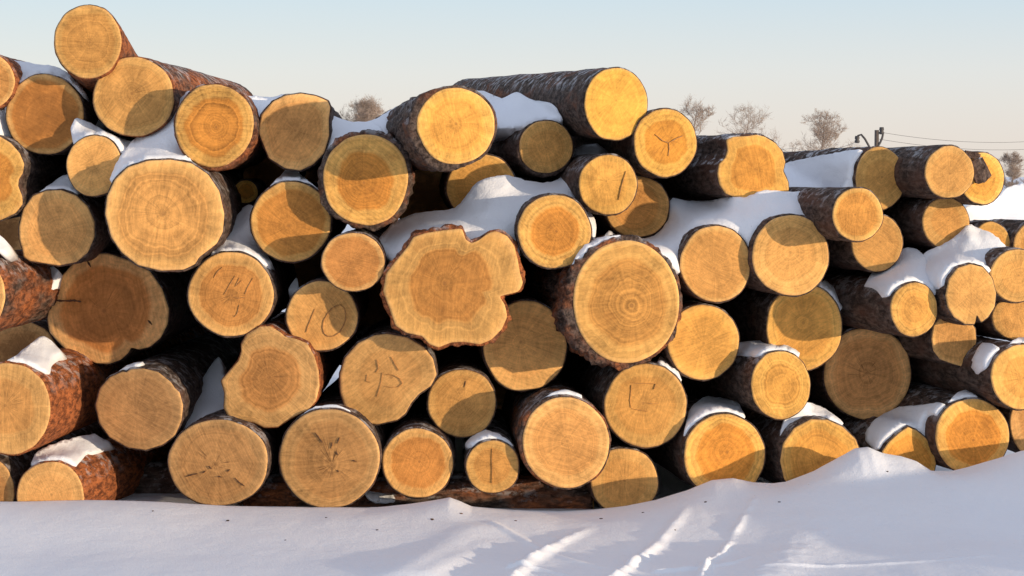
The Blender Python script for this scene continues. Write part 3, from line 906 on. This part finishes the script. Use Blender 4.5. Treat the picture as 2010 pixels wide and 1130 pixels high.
snow('snow on top of the pale bumped log end, left side', [(56, 397, 8.76), (92, 366, 8.82), (132, 341, 8.88), (154, 368, 8.82), (145, 392, 8.76), (112, 384, 8.74), (80, 388, 8.74)], 0.02, on=('l08',))
snow('snow saddle between the golden ringed end and the squared grey end', [(476, 192, 8.85), (500, 187, 9.0), (530, 190, 9.2), (562, 184, 9.2), (545, 202, 8.85), (522, 225, 8.78), (507, 243, 8.75), (494, 240, 8.7), (490, 212, 8.68)], 0.02)
snow('pinkish snow draped behind the thick-barked log end', [(632, 212, 8.8), (652, 226, 8.95), (690, 238, 9.0), (730, 240, 9.1), (750, 252, 8.9), (740, 275, 8.75), (700, 275, 8.65), (668, 285, 8.62), (645, 315, 8.62), (632, 322, 8.68), (640, 260, 8.72)], 0.03)
snow('blue shaded snow left of the jutting golden log', [(695, 245, 9.3), (735, 234, 9.4), (772, 212, 9.5), (812, 196, 9.5), (862, 178, 9.6), (830, 260, 9.2), (790, 300, 9.0), (760, 275, 8.95), (725, 258, 8.95)], 0.02)
snow('small peaked snow heap on the orange log end', [(530, 364, 8.7), (552, 343, 8.8), (571, 324, 8.9), (590, 342, 8.84), (626, 373, 8.74), (618, 386, 8.7), (572, 370, 8.68), (540, 372, 8.68)], 0.02, on=('l28',))
snow('snow pocket on the groove-marked log end', [(413, 503, 8.62), (436, 460, 8.75), (455, 437, 8.85), (480, 405, 8.9), (498, 405, 8.82), (494, 440, 8.76), (507, 480, 8.76), (532, 512, 8.74), (520, 524, 8.65), (480, 502, 8.6), (450, 499, 8.58), (428, 507, 8.6)], 0.02, on=('l11',))
snow('main snowdrift sweeping over the middle of the pile', [(740, 476, 8.6), (749, 461, 8.7), (774, 436, 8.8), (816, 418, 8.85), (872, 412, 8.78), (893, 407, 8.74), (910, 390, 8.73), (937, 357, 8.74), (970, 346, 8.76), (1000, 344, 8.80), (1030, 353, 8.85), (1065, 358, 8.9), (1090, 354, 8.95), (1114, 334, 9.05), (1130, 291, 9.2), (1160, 283, 9.4), (1199, 277, 9.5), (1212, 286, 9.4), (1190, 302, 9.1), (1152, 318, 8.95), (1140, 345, 8.82), (1142, 390, 8.8), (1165, 425, 8.72), (1170, 440, 8.7), (1165, 470, 8.58), (1140, 410, 8.56), (1088, 390, 8.56), (1045, 412, 8.56), (1024, 440, 8.55), (1020, 490, 8.5), (1000, 480, 8.48), (974, 466, 8.46), (957, 470, 8.46), (941, 482, 8.46), (925, 488, 8.46), (912, 484, 8.46), (903, 462, 8.46), (868, 464, 8.46), (836, 468, 8.46), (815, 478, 8.46), (803, 494, 8.46), (782, 516, 8.46), (765, 510, 8.5), (748, 492, 8.55)], 0.05, 7)
snow('broad snowdrift on the right behind the saw-lined and round pale ends', [(1182, 474, 8.5), (1195, 452, 8.75), (1215, 464, 8.82), (1250, 469, 8.86), (1290, 459, 8.88), (1313, 425, 8.9), (1311, 397, 8.95), (1320, 388, 9.0), (1352, 394, 9.0), (1400, 392, 8.9), (1433, 385, 8.7), (1460, 387, 8.68), (1500, 373, 8.68), (1550, 376, 8.72), (1590, 372, 8.9), (1640, 366, 9.1), (1690, 342, 9.2), (1682, 375, 8.8), (1640, 395, 8.75), (1614, 420, 8.7), (1608, 440, 8.65), (1618, 475, 8.6), (1602, 466, 8.56), (1590, 446, 8.55), (1552, 432, 8.55), (1510, 446, 8.55), (1485, 480, 8.55), (1474, 505, 8.55), (1462, 486, 8.55), (1440, 461, 8.55), (1405, 452, 8.55), (1368, 465, 8.55), (1345, 495, 8.55), (1337, 535, 8.5), (1322, 525, 8.42), (1290, 497, 8.41), (1240, 481, 8.41), (1200, 478, 8.42)], 0.05, 7)
snow('thin snow on the left shoulder of the tall ringed log end', [(1122, 522, 8.5), (1132, 500, 8.5), (1152, 476, 8.5), (1185, 464, 8.5), (1215, 462, 8.48), (1230, 470, 8.41), (1185, 482, 8.4), (1155, 500, 8.4), (1135, 525, 8.4)], 0.01, on=('l38',))
snow('blue shaded snow field behind the drift on the right', [(1540, 322, 9.6), (1590, 309, 9.8), (1628, 302, 9.9), (1665, 296, 9.9), (1692, 294, 9.9), (1705, 330, 9.3), (1690, 356, 9.15), (1640, 376, 9.1), (1590, 382, 9.0), (1540, 384, 8.95), (1535, 350, 9.1)], 0.02, on=('l60',))
snow('white snow tip on the left of the tilted oval log end', [(1650, 380, 8.78), (1664, 350, 8.83), (1688, 332, 8.84), (1697, 345, 8.83), (1690, 372, 8.78)], 0.02, on=('l60',))
snow('pale blue snow bank on the back of the small olive log', [(928, 178, 9.7), (955, 180, 9.8), (985, 192, 9.8), (1015, 180, 9.7), (1045, 196, 9.5), (1083, 203, 9.3), (1104, 238, 9.02), (1062, 244, 8.98), (1030, 250, 9.0), (985, 252, 9.1), (960, 255, 9.2), (940, 210, 9.4)], 0.02, on=('l33', 'l32'))
snow('tall snow hood on the small golden log with a long bark body', [(1700, 557, 8.72), (1712, 535, 8.82), (1740, 505, 8.86), (1775, 487, 8.86), (1800, 489, 8.82), (1818, 510, 8.72), (1830, 550, 8.58), (1842, 580, 8.5), (1815, 566, 8.47), (1795, 559, 8.47), (1767, 567, 8.47), (1752, 580, 8.49), (1736, 579, 8.58), (1722, 565, 8.66)], 0.05, on=('l50',))
snow('snow ridge sloping over the split narrow log end', [(1812, 500, 8.76), (1850, 480, 8.74), (1880, 460, 8.74), (1900, 440, 8.78), (1918, 446, 8.8), (1945, 457, 8.76), (1980, 490, 8.68), (1955, 505, 8.62), (1942, 535, 8.62), (1925, 532, 8.56), (1905, 524, 8.55), (1875, 534, 8.55), (1860, 556, 8.56), (1842, 562, 8.62), (1826, 555, 8.66)], 0.05, on=('l52',))
snow('snow bank at the right edge behind the crescent log end', [(1890, 412, 8.95), (1900, 402, 9.05), (1950, 392, 9.3), (1972, 372, 9.6), (1990, 363, 10.0), (2012, 359, 10.4), (2070, 354, 10.6), (2070, 500, 9.0), (2010, 500, 8.95), (1990, 470, 8.92), (1975, 500, 8.9), (1940, 500, 8.92), (1915, 445, 8.92), (1900, 432, 8.9)], 0.03)
snow('snow cap on the orange-hearted bottom log end behind the mound', [(1343, 855, 8.55), (1350, 818, 8.65), (1358, 797, 8.8), (1385, 778, 8.95), (1425, 782, 8.95), (1447, 790, 8.8), (1463, 818, 8.62), (1448, 828, 8.5), (1420, 820, 8.5), (1392, 828, 8.5), (1362, 846, 8.5)], 0.03, on=('l46',))
snow('snow cap on the broad orange log end sliced by the mound', [(1530, 858, 8.58), (1543, 818, 8.54), (1558, 791, 8.53), (1590, 790, 8.7), (1622, 803, 8.7), (1655, 830, 8.6), (1637, 836, 8.55), (1605, 828, 8.54), (1570, 837, 8.54), (1546, 855, 8.54)], 0.03, on=('l57', 'l47'))
snow('snow behind the small three-sided log end at the bottom right', [(1703, 858, 8.7), (1714, 826, 8.85), (1760, 800, 9.0), (1800, 795, 9.0), (1848, 790, 8.9), (1856, 800, 8.75), (1845, 822, 8.62), (1842, 880, 8.6), (1820, 862, 8.58), (1785, 846, 8.58), (1757, 860, 8.58), (1740, 880, 8.6), (1722, 880, 8.62)], 0.03, on=('l58', 'l56'))
snow('little snow cushion on the last bottom log end at the right', [(1862, 790, 8.62), (1880, 770, 8.7), (1900, 765, 8.75), (1920, 780, 8.65), (1912, 791, 8.56), (1890, 789, 8.55)], 0.01, on=('l56',))
snow('snow on the bark of the golden log at the right edge', [(1960, 702, 8.5), (1983, 674, 8.6), (2000, 662, 8.65), (2032, 665, 8.6), (2032, 690, 8.46), (2000, 688, 8.45), (1976, 700, 8.45)], 0.02, on=('l55',))
snow('snow strip on the bark left of the narrow bright log end', [(1444, 692, 8.75), (1450, 673, 8.85), (1490, 668, 8.95), (1540, 676, 8.85), (1570, 692, 8.65), (1562, 702, 8.58), (1540, 694, 8.58), (1510, 698, 8.6), (1480, 697, 8.7)], 0.02, on=('l47',))
snow('snow sliver at the upper right of the half-glowing log end', [(1606, 560, 8.95), (1618, 550, 9.0), (1640, 565, 9.0), (1657, 577, 9.0), (1652, 605, 8.9), (1640, 597, 8.85), (1625, 578, 8.84)], 0.01, on=('l48',))
snow('grey snow deep in the gap below the huge lobed log end', [(700, 660, 9.3), (706, 636, 9.7), (716, 622, 10.0), (752, 618, 9.9), (772, 655, 9.5), (745, 668, 9.3), (712, 678, 9.3)], 0.01)
snow('grey snow deep in the gap left of the humped wavy log end', [(358, 840, 8.7), (372, 790, 8.9), (398, 742, 9.2), (430, 700, 9.3), (445, 760, 9.0), (445, 815, 8.75), (402, 828, 8.62), (375, 846, 8.6)], 0.01)
snow('snow in the gap between the two left bottom logs with cracked pith and cross mark', [(716, 968, 8.6), (733, 930, 8.9), (754, 930, 8.8), (765, 960, 8.7), (775, 982, 8.6), (735, 984, 8.6)], 0.01)
snow('snow cap on the smallest bottom-row log end', [(913, 874, 8.62), (928, 852, 8.75), (948, 843, 8.85), (980, 852, 8.8), (1008, 873, 8.65), (992, 878, 8.56), (965, 870, 8.55), (935, 878, 8.56)], 0.02, on=('l25',))
snow('bright snow sliver above the angular-marked log end', [(1290, 706, 8.7), (1304, 696, 8.75), (1326, 720, 8.65), (1338, 746, 8.58), (1320, 742, 8.54), (1302, 722, 8.56)], 0.01, on=('l42',))
snow('snow on the shoulder of the large smooth jutting bottom log', [(1060, 790, 8.5), (1083, 771, 8.6), (1110, 764, 8.7), (1142, 776, 8.6), (1132, 791, 8.4), (1100, 788, 8.4)], 0.01, on=('l44',))
snow('tiny snow fleck in the gap above the log end marked 10', [(566, 568, 8.8), (582, 544, 8.85), (585, 567, 8.8)], 0.0, 4, 0.06, rag=0.3)
snow('thin snow between the wavy log end and the pith-cracked one', [(597, 812, 8.6), (620, 797, 8.7), (660, 794, 8.7), (688, 808, 8.6), (660, 812, 8.52), (630, 806, 8.52)], 0.0, on=('l19',))
snow('snow patch on the glowing orange bark at the left edge', [(5, 716, 8.34), (38, 692, 8.5), (78, 661, 8.7), (100, 667, 8.75), (119, 692, 8.68), (100, 704, 8.56), (90, 730, 8.46), (70, 724, 8.38), (45, 717, 8.35)], 0.02, rag=2.5, on=('l13',))
snow('snow cap on the half-buried orange-red log', [(60, 912, 8.4), (74, 886, 8.48), (110, 868, 8.6), (160, 855, 8.75), (186, 852, 8.8), (218, 873, 8.8), (195, 886, 8.72), (165, 892, 8.62), (146, 914, 8.46), (125, 912, 8.4), (98, 909, 8.38), (75, 914, 8.39)], 0.02, rag=3, on=('l15',))
snow('snow scrap on the rough brown-barked log at the left edge', [(-10, 458, 8.5), (8, 468, 8.55), (18, 488, 8.5), (4, 493, 8.4), (-10, 488, 8.4)], 0.01, on=('l12',))
snow('thin snow on the nicked yellowish log end', [(232, 731, 8.66), (250, 716, 8.75), (280, 709, 8.8), (272, 720, 8.7), (255, 727, 8.64)], 0.0, on=('l14',))
snow('snow sliver in the gap above the dark brown lobed log end', [(92, 530, 9.0), (105, 522, 9.0), (113, 530, 8.95), (100, 568, 8.92)], 0.0)
snow('frosty snow on dark bark left of the golden right-edge log', [(1915, 705, 9.0), (1928, 672, 9.1), (1962, 682, 9.0), (1952, 708, 8.9), (1925, 728, 8.9)], 0.0, rag=3, on=('l55',))
snow('dim snow under the dull brown shaded log end', [(1792, 765, 9.2), (1818, 740, 9.4), (1850, 750, 9.3), (1872, 772, 9.2), (1830, 780, 9.1)], 0.0, rag=2)

# ------------------------------------------------------------------ background: bare trees, pole, wires


def tube(V, Fc, pts, radii, n=4):
    b = len(V)
    for i, p in enumerate(pts):
        d = (pts[min(i + 1, len(pts) - 1)] - pts[max(i - 1, 0)]).normalized()
        s = d.cross(Vector((0.31, 0.9, 0.2))).normalized()
        u = d.cross(s)
        for k in range(n):
            a = 2 * math.pi * k / n
            V.append(p + (s * math.cos(a) + u * math.sin(a)) * radii[i])
    for i in range(len(pts) - 1):
        for k in range(n):
            Fc.append((b + i * n + k, b + i * n + (k + 1) % n, b + (i + 1) * n + (k + 1) % n, b + (i + 1) * n + k))


def bare_tree(px, top, wpx, Y, label, seed, dens=1.0, lean=0.0):
    rnd = random.Random(seed)
    base = Vector(((px - 1005) / F_PX * Y, Y, -0.3))
    H = at(px, top, Y).z - base.z
    Wd = wpx / F_PX * Y / 2 * 1.25
    root = empty('bare_tree', base)
    tag(root, label, 'tree', 'bare winter trees beyond the pile')
    V, Fc = [], []
    trunk = [Vector((lean * H * t + 0.03 * H * math.sin(t * 5 + seed), 0.02 * H * math.cos(t * 4 + seed), H * 0.86 * t)) for t in [i / 9 for i in range(10)]]
    r0 = 0.018 * H
    tube(V, Fc, trunk, [r0 * (1 - 0.9 * i / 9) for i in range(10)], 6)
    mesh_obj('trunk', V, Fc, TRUNK, root)
    V, Fc = [], []


    def branch(p, d, L, r, lvl):
        lim = rnd.uniform(0.7, 1.15)
        pts, rad = [p], [r]
        q, dd = p.copy(), d.copy()
        m = 4 if lvl < 2 else 3
        for i in range(m):
            dd = (dd + Vector((rnd.gauss(0, 0.16), rnd.gauss(0, 0.16), rnd.gauss(0.05, 0.13)))).normalized()
            q = q + dd * (L / m)
            e2 = (q.x * q.x + q.y * q.y) / (Wd * Wd) / 1.2 + ((q.z - 0.55 * H) / (0.45 * H)) ** 2
            if lvl > 0 and e2 > lim:
                break
            pts.append(q.copy()); rad.append(r * (1 - 0.75 * (i + 1) / m))
        if len(pts) < 2:
            return
        m = len(pts) - 1
        tube(V, Fc, pts, rad, 3)
        if lvl < 3:
            for _ in range(int((6, 7, 7)[lvl] * dens + rnd.random())):
                k = rnd.randint(1, m)
                nd = (dd * 0.7 + Vector((rnd.gauss(0, 0.6), rnd.gauss(0, 0.6), rnd.gauss(0.2, 0.4)))).normalized()
                branch(pts[k], nd, L * rnd.uniform(0.42, 0.66), max(r * 0.45, 0.0055), lvl + 1)
    nb = int(20 * dens)
    for i in range(nb):
        t = rnd.uniform(0.28, 1.0)
        k = min(8, int(t * 9))
        p = trunk[k].lerp(trunk[k + 1], t * 9 - k if k < 9 else 0)
        a = rnd.uniform(0, 6.28)
        up = rnd.uniform(0.35, 0.9)
        reach = Wd * (1.15 - 0.65 * abs(t - 0.55)) * rnd.uniform(0.55, 1.0)
        d = Vector((math.cos(a), math.sin(a), up)).normalized()
        branch(p, d, reach * 0.85, r0 * 0.4 * (1.2 - t), 0)
    mesh_obj('crown', V, Fc, TWIG, root)


bare_tree(712, 186, 112, 110, 'dense rounded bare tree in the sky gap left of the jutting golden log', 3, 1.45)
bare_tree(782, 196, 60, 130, 'faint small bare tree just right of the dense rounded one', 8, 0.6)
bare_tree(535, 178, 40, 150, 'faint tip of a bare tree over the squared grey log end', 12, 0.5)
bare_tree(1362, 184, 92, 110, 'dark bare tree rising right behind the Y-cracked log end', 21, 1.1)
bare_tree(1468, 198, 110, 118, 'wide bare tree over the scalloped log end', 33, 0.95)
bare_tree(1610, 212, 100, 112, 'bare tree standing alone over the blue snow field', 41, 1.1)
bare_tree(1662, 262, 64, 130, 'faint low bare tree just left of the utility pole', 71, 0.6)
bare_tree(1555, 268, 60, 135, 'faint low bare tree between the scalloped log end and the lone tree', 77, 0.6)
bare_tree(1984, 296, 52, 120, 'low grey bush-like bare tree at the right edge on the horizon', 55, 1.2)


def build_pole():
    Y = 45.0
    top = at(1721, 255, Y)
    base = Vector((top.x, Y, -0.2))
    root = empty('utility_pole', base)
    tag(root, 'short dark utility pole with curved insulator hooks behind the tilted oval log end', 'utility pole')
    H = top.z - base.z
    V, Fc = [], []
    tube(V, Fc, [Vector((0, 0, 0)), Vector((0.0, 0, H * 0.5)), Vector((0, 0, H))], [0.07, 0.055, 0.048], 8)
    Fc.append(tuple(range(16, 24)))
    mesh_obj('post', V, Fc, TIMBER, root)
    ppm = F_PX / Y

    def pt(px, py):
        return at(px, py, Y) - base
    for pts in ([(1713, 300), (1706, 288), (1697, 272), (1690, 264), (1684, 266), (1682, 274)], [(1722, 288), (1727, 280), (1731, 271), (1733, 262), (1730, 257)]):
        V, Fc = [], []
        P = [pt(*p) + Vector((0, -0.03, 0)) for p in pts]
        tube(V, Fc, P, [0.024] * len(P), 6)
        hook = mesh_obj('insulator_hook', V, Fc, STEEL, root)
        V, Fc = [], []
        e = P[-1]
        prof = [(0.0, 0.085), (0.045, 0.085), (0.055, 0.03), (0.04, 0.0), (0.06, -0.03), (0.05, -0.07), (0.0, -0.075)]
        tube(V, Fc, [e + Vector((0, 0, z)) for _, z in prof], [max(r, 0.002) for r, _ in prof], 8)
        mesh_obj('insulator', V, Fc, STEEL, hook)


build_pole()


def wire(label, pts, r=0.0045):
    """pixel, pixel, distance; sags between the given ends"""
    P = [at(*p) for p in pts]
    c = P[0].copy()
    V, Fc = [], []
    path = []
    for a, b in zip(P[:-1], P[1:]):
        for i in range(12):
            t = i / 12
            path.append(a.lerp(b, t) - c + Vector((0, 0, -0.15 * 4 * t * (1 - t))))
    path.append(P[-1] - c)
    tube(V, Fc, path, [r] * len(path), 4)
    o = mesh_obj('overhead_wire', V, Fc, STEEL)
    o.location = c
    tag(o, label, 'wire', 'overhead wires on the utility pole')
    return o


wire('upper wire running right from the utility pole', [(1733, 260, 45), (2080, 272, 52)])
w2 = wire('lower wire running right from the utility pole', [(1721, 272, 45), (2080, 288, 52)])
wire('wire running left from the utility pole towards the bare trees', [(1684, 277, 45), (1560, 290, 60), (1300, 300, 90)])

# ------------------------------------------------------------------ small bits
def bark_scrap(px, py, Y, a, b, label, seed, tilt=0.3):
    rnd = random.Random(seed)
    V, Fc = [], []
    nx, ny = 8, 5
    for lay in (0, 1):
        for j in range(ny):
            for i in range(nx):
                u, v = i / (nx - 1) - 0.5, j / (ny - 1) - 0.5
                k = 1 - 0.5 * abs(u) * rnd.uniform(0.6, 1.4)
                V.append(Vector((u * a, -0.012 * (1 - lay) - 0.006 * (0.25 - v * v) + 0.006 * rnd.random(), v * b * k)))
    def q(l, i, j): return l * nx * ny + j * nx + i
    for j in range(ny - 1):
        for i in range(nx - 1):
            Fc.append((q(0, i, j), q(0, i + 1, j), q(0, i + 1, j + 1), q(0, i, j + 1)))
            Fc.append((q(1, i, j + 1), q(1, i + 1, j + 1), q(1, i + 1, j), q(1, i, j)))
    for i in range(nx - 1):
        Fc.append((q(0, i, 0), q(1, i, 0), q(1, i + 1, 0), q(0, i + 1, 0)))
        Fc.append((q(0, i + 1, ny - 1), q(1, i + 1, ny - 1), q(1, i, ny - 1), q(0, i, ny - 1)))
    for j in range(ny - 1):
        Fc.append((q(0, 0, j + 1), q(1, 0, j + 1), q(1, 0, j), q(0, 0, j)))
        Fc.append((q(0, nx - 1, j), q(1, nx - 1, j), q(1, nx - 1, j + 1), q(0, nx - 1, j + 1)))
    o = mesh_obj('bark_scrap', V, Fc, BARK, smooth=False)
    o['orange'] = 0.2; o['dust'] = 1.0; o['seed'] = float(seed)
    o.location = at(px, py, Y)
    o.rotation_euler = (0, tilt, 0.2)
    tag(o, label, 'bark', 'loose scraps of bark')


bark_scrap(1922, 335, 8.60, 0.075, 0.11, 'broken dark bark scrap stuck on the rightmost orange log end', 5, -0.5)
bark_scrap(1908, 304, 8.61, 0.07, 0.03, 'small dark bark splinter above the broken bark scrap', 9, 0.25)
bark_scrap(1655, 318, 9.1, 0.12, 0.05, 'flat bark scrap lying in the blue snow left of the tilted oval log end', 13, -0.25)

# ------------------------------------------------------------------ bark flakes on the snow
GROUND = bpy.data.objects['snowy_ground']
bpy.context.view_layer.update()
flake_rnd = random.Random(4)


def flake(px, py, size):
    d = ray(px, py).normalized()
    ok, p, nrm, _ = GROUND.ray_cast(CAMP, d)
    if not ok:
        return
    V, Fc = [], []
    n = 7
    for z, k in ((-0.003, 1.0), (size * 0.22, 0.75)):
        for i in range(n):
            a = 2 * math.pi * i / n
            r = size * k * flake_rnd.uniform(0.55, 1.0)
            V.append(Vector((math.cos(a) * r * 1.5, math.sin(a) * r, z + flake_rnd.uniform(0, 0.15) * size)))
    Fc = [tuple(range(n - 1, -1, -1)), tuple(range(n, 2 * n))]
    Fc += [(i, (i + 1) % n, n + (i + 1) % n, n + i) for i in range(n)]
    o = mesh_obj('bark_flake', V, Fc, BARK, smooth=False)
    o['orange'] = 0.4; o['dust'] = 0.0; o['seed'] = flake_rnd.random()
    o.location = p
    o.rotation_euler = (0, 0, flake_rnd.uniform(0, 6))
    tag(o, 'small dark bark flake lying on the snow before the pile', 'bark flake', 'bark flakes on the snow')


for fx, fy, fs in ((447, 1022, 0.009), (848, 1019, 0.010), (300, 1003, 0.006), (640, 1016, 0.006), (905, 1008, 0.008), (1012, 1022, 0.006), (1180, 1018, 0.008),
                   (1262, 1006, 0.006), (1385, 985, 0.007), (740, 1040, 0.006), (560, 1060, 0.005), (1325, 1040, 0.005), (1530, 985, 0.006), (1742, 925, 0.006)):
    flake(fx, fy, fs)
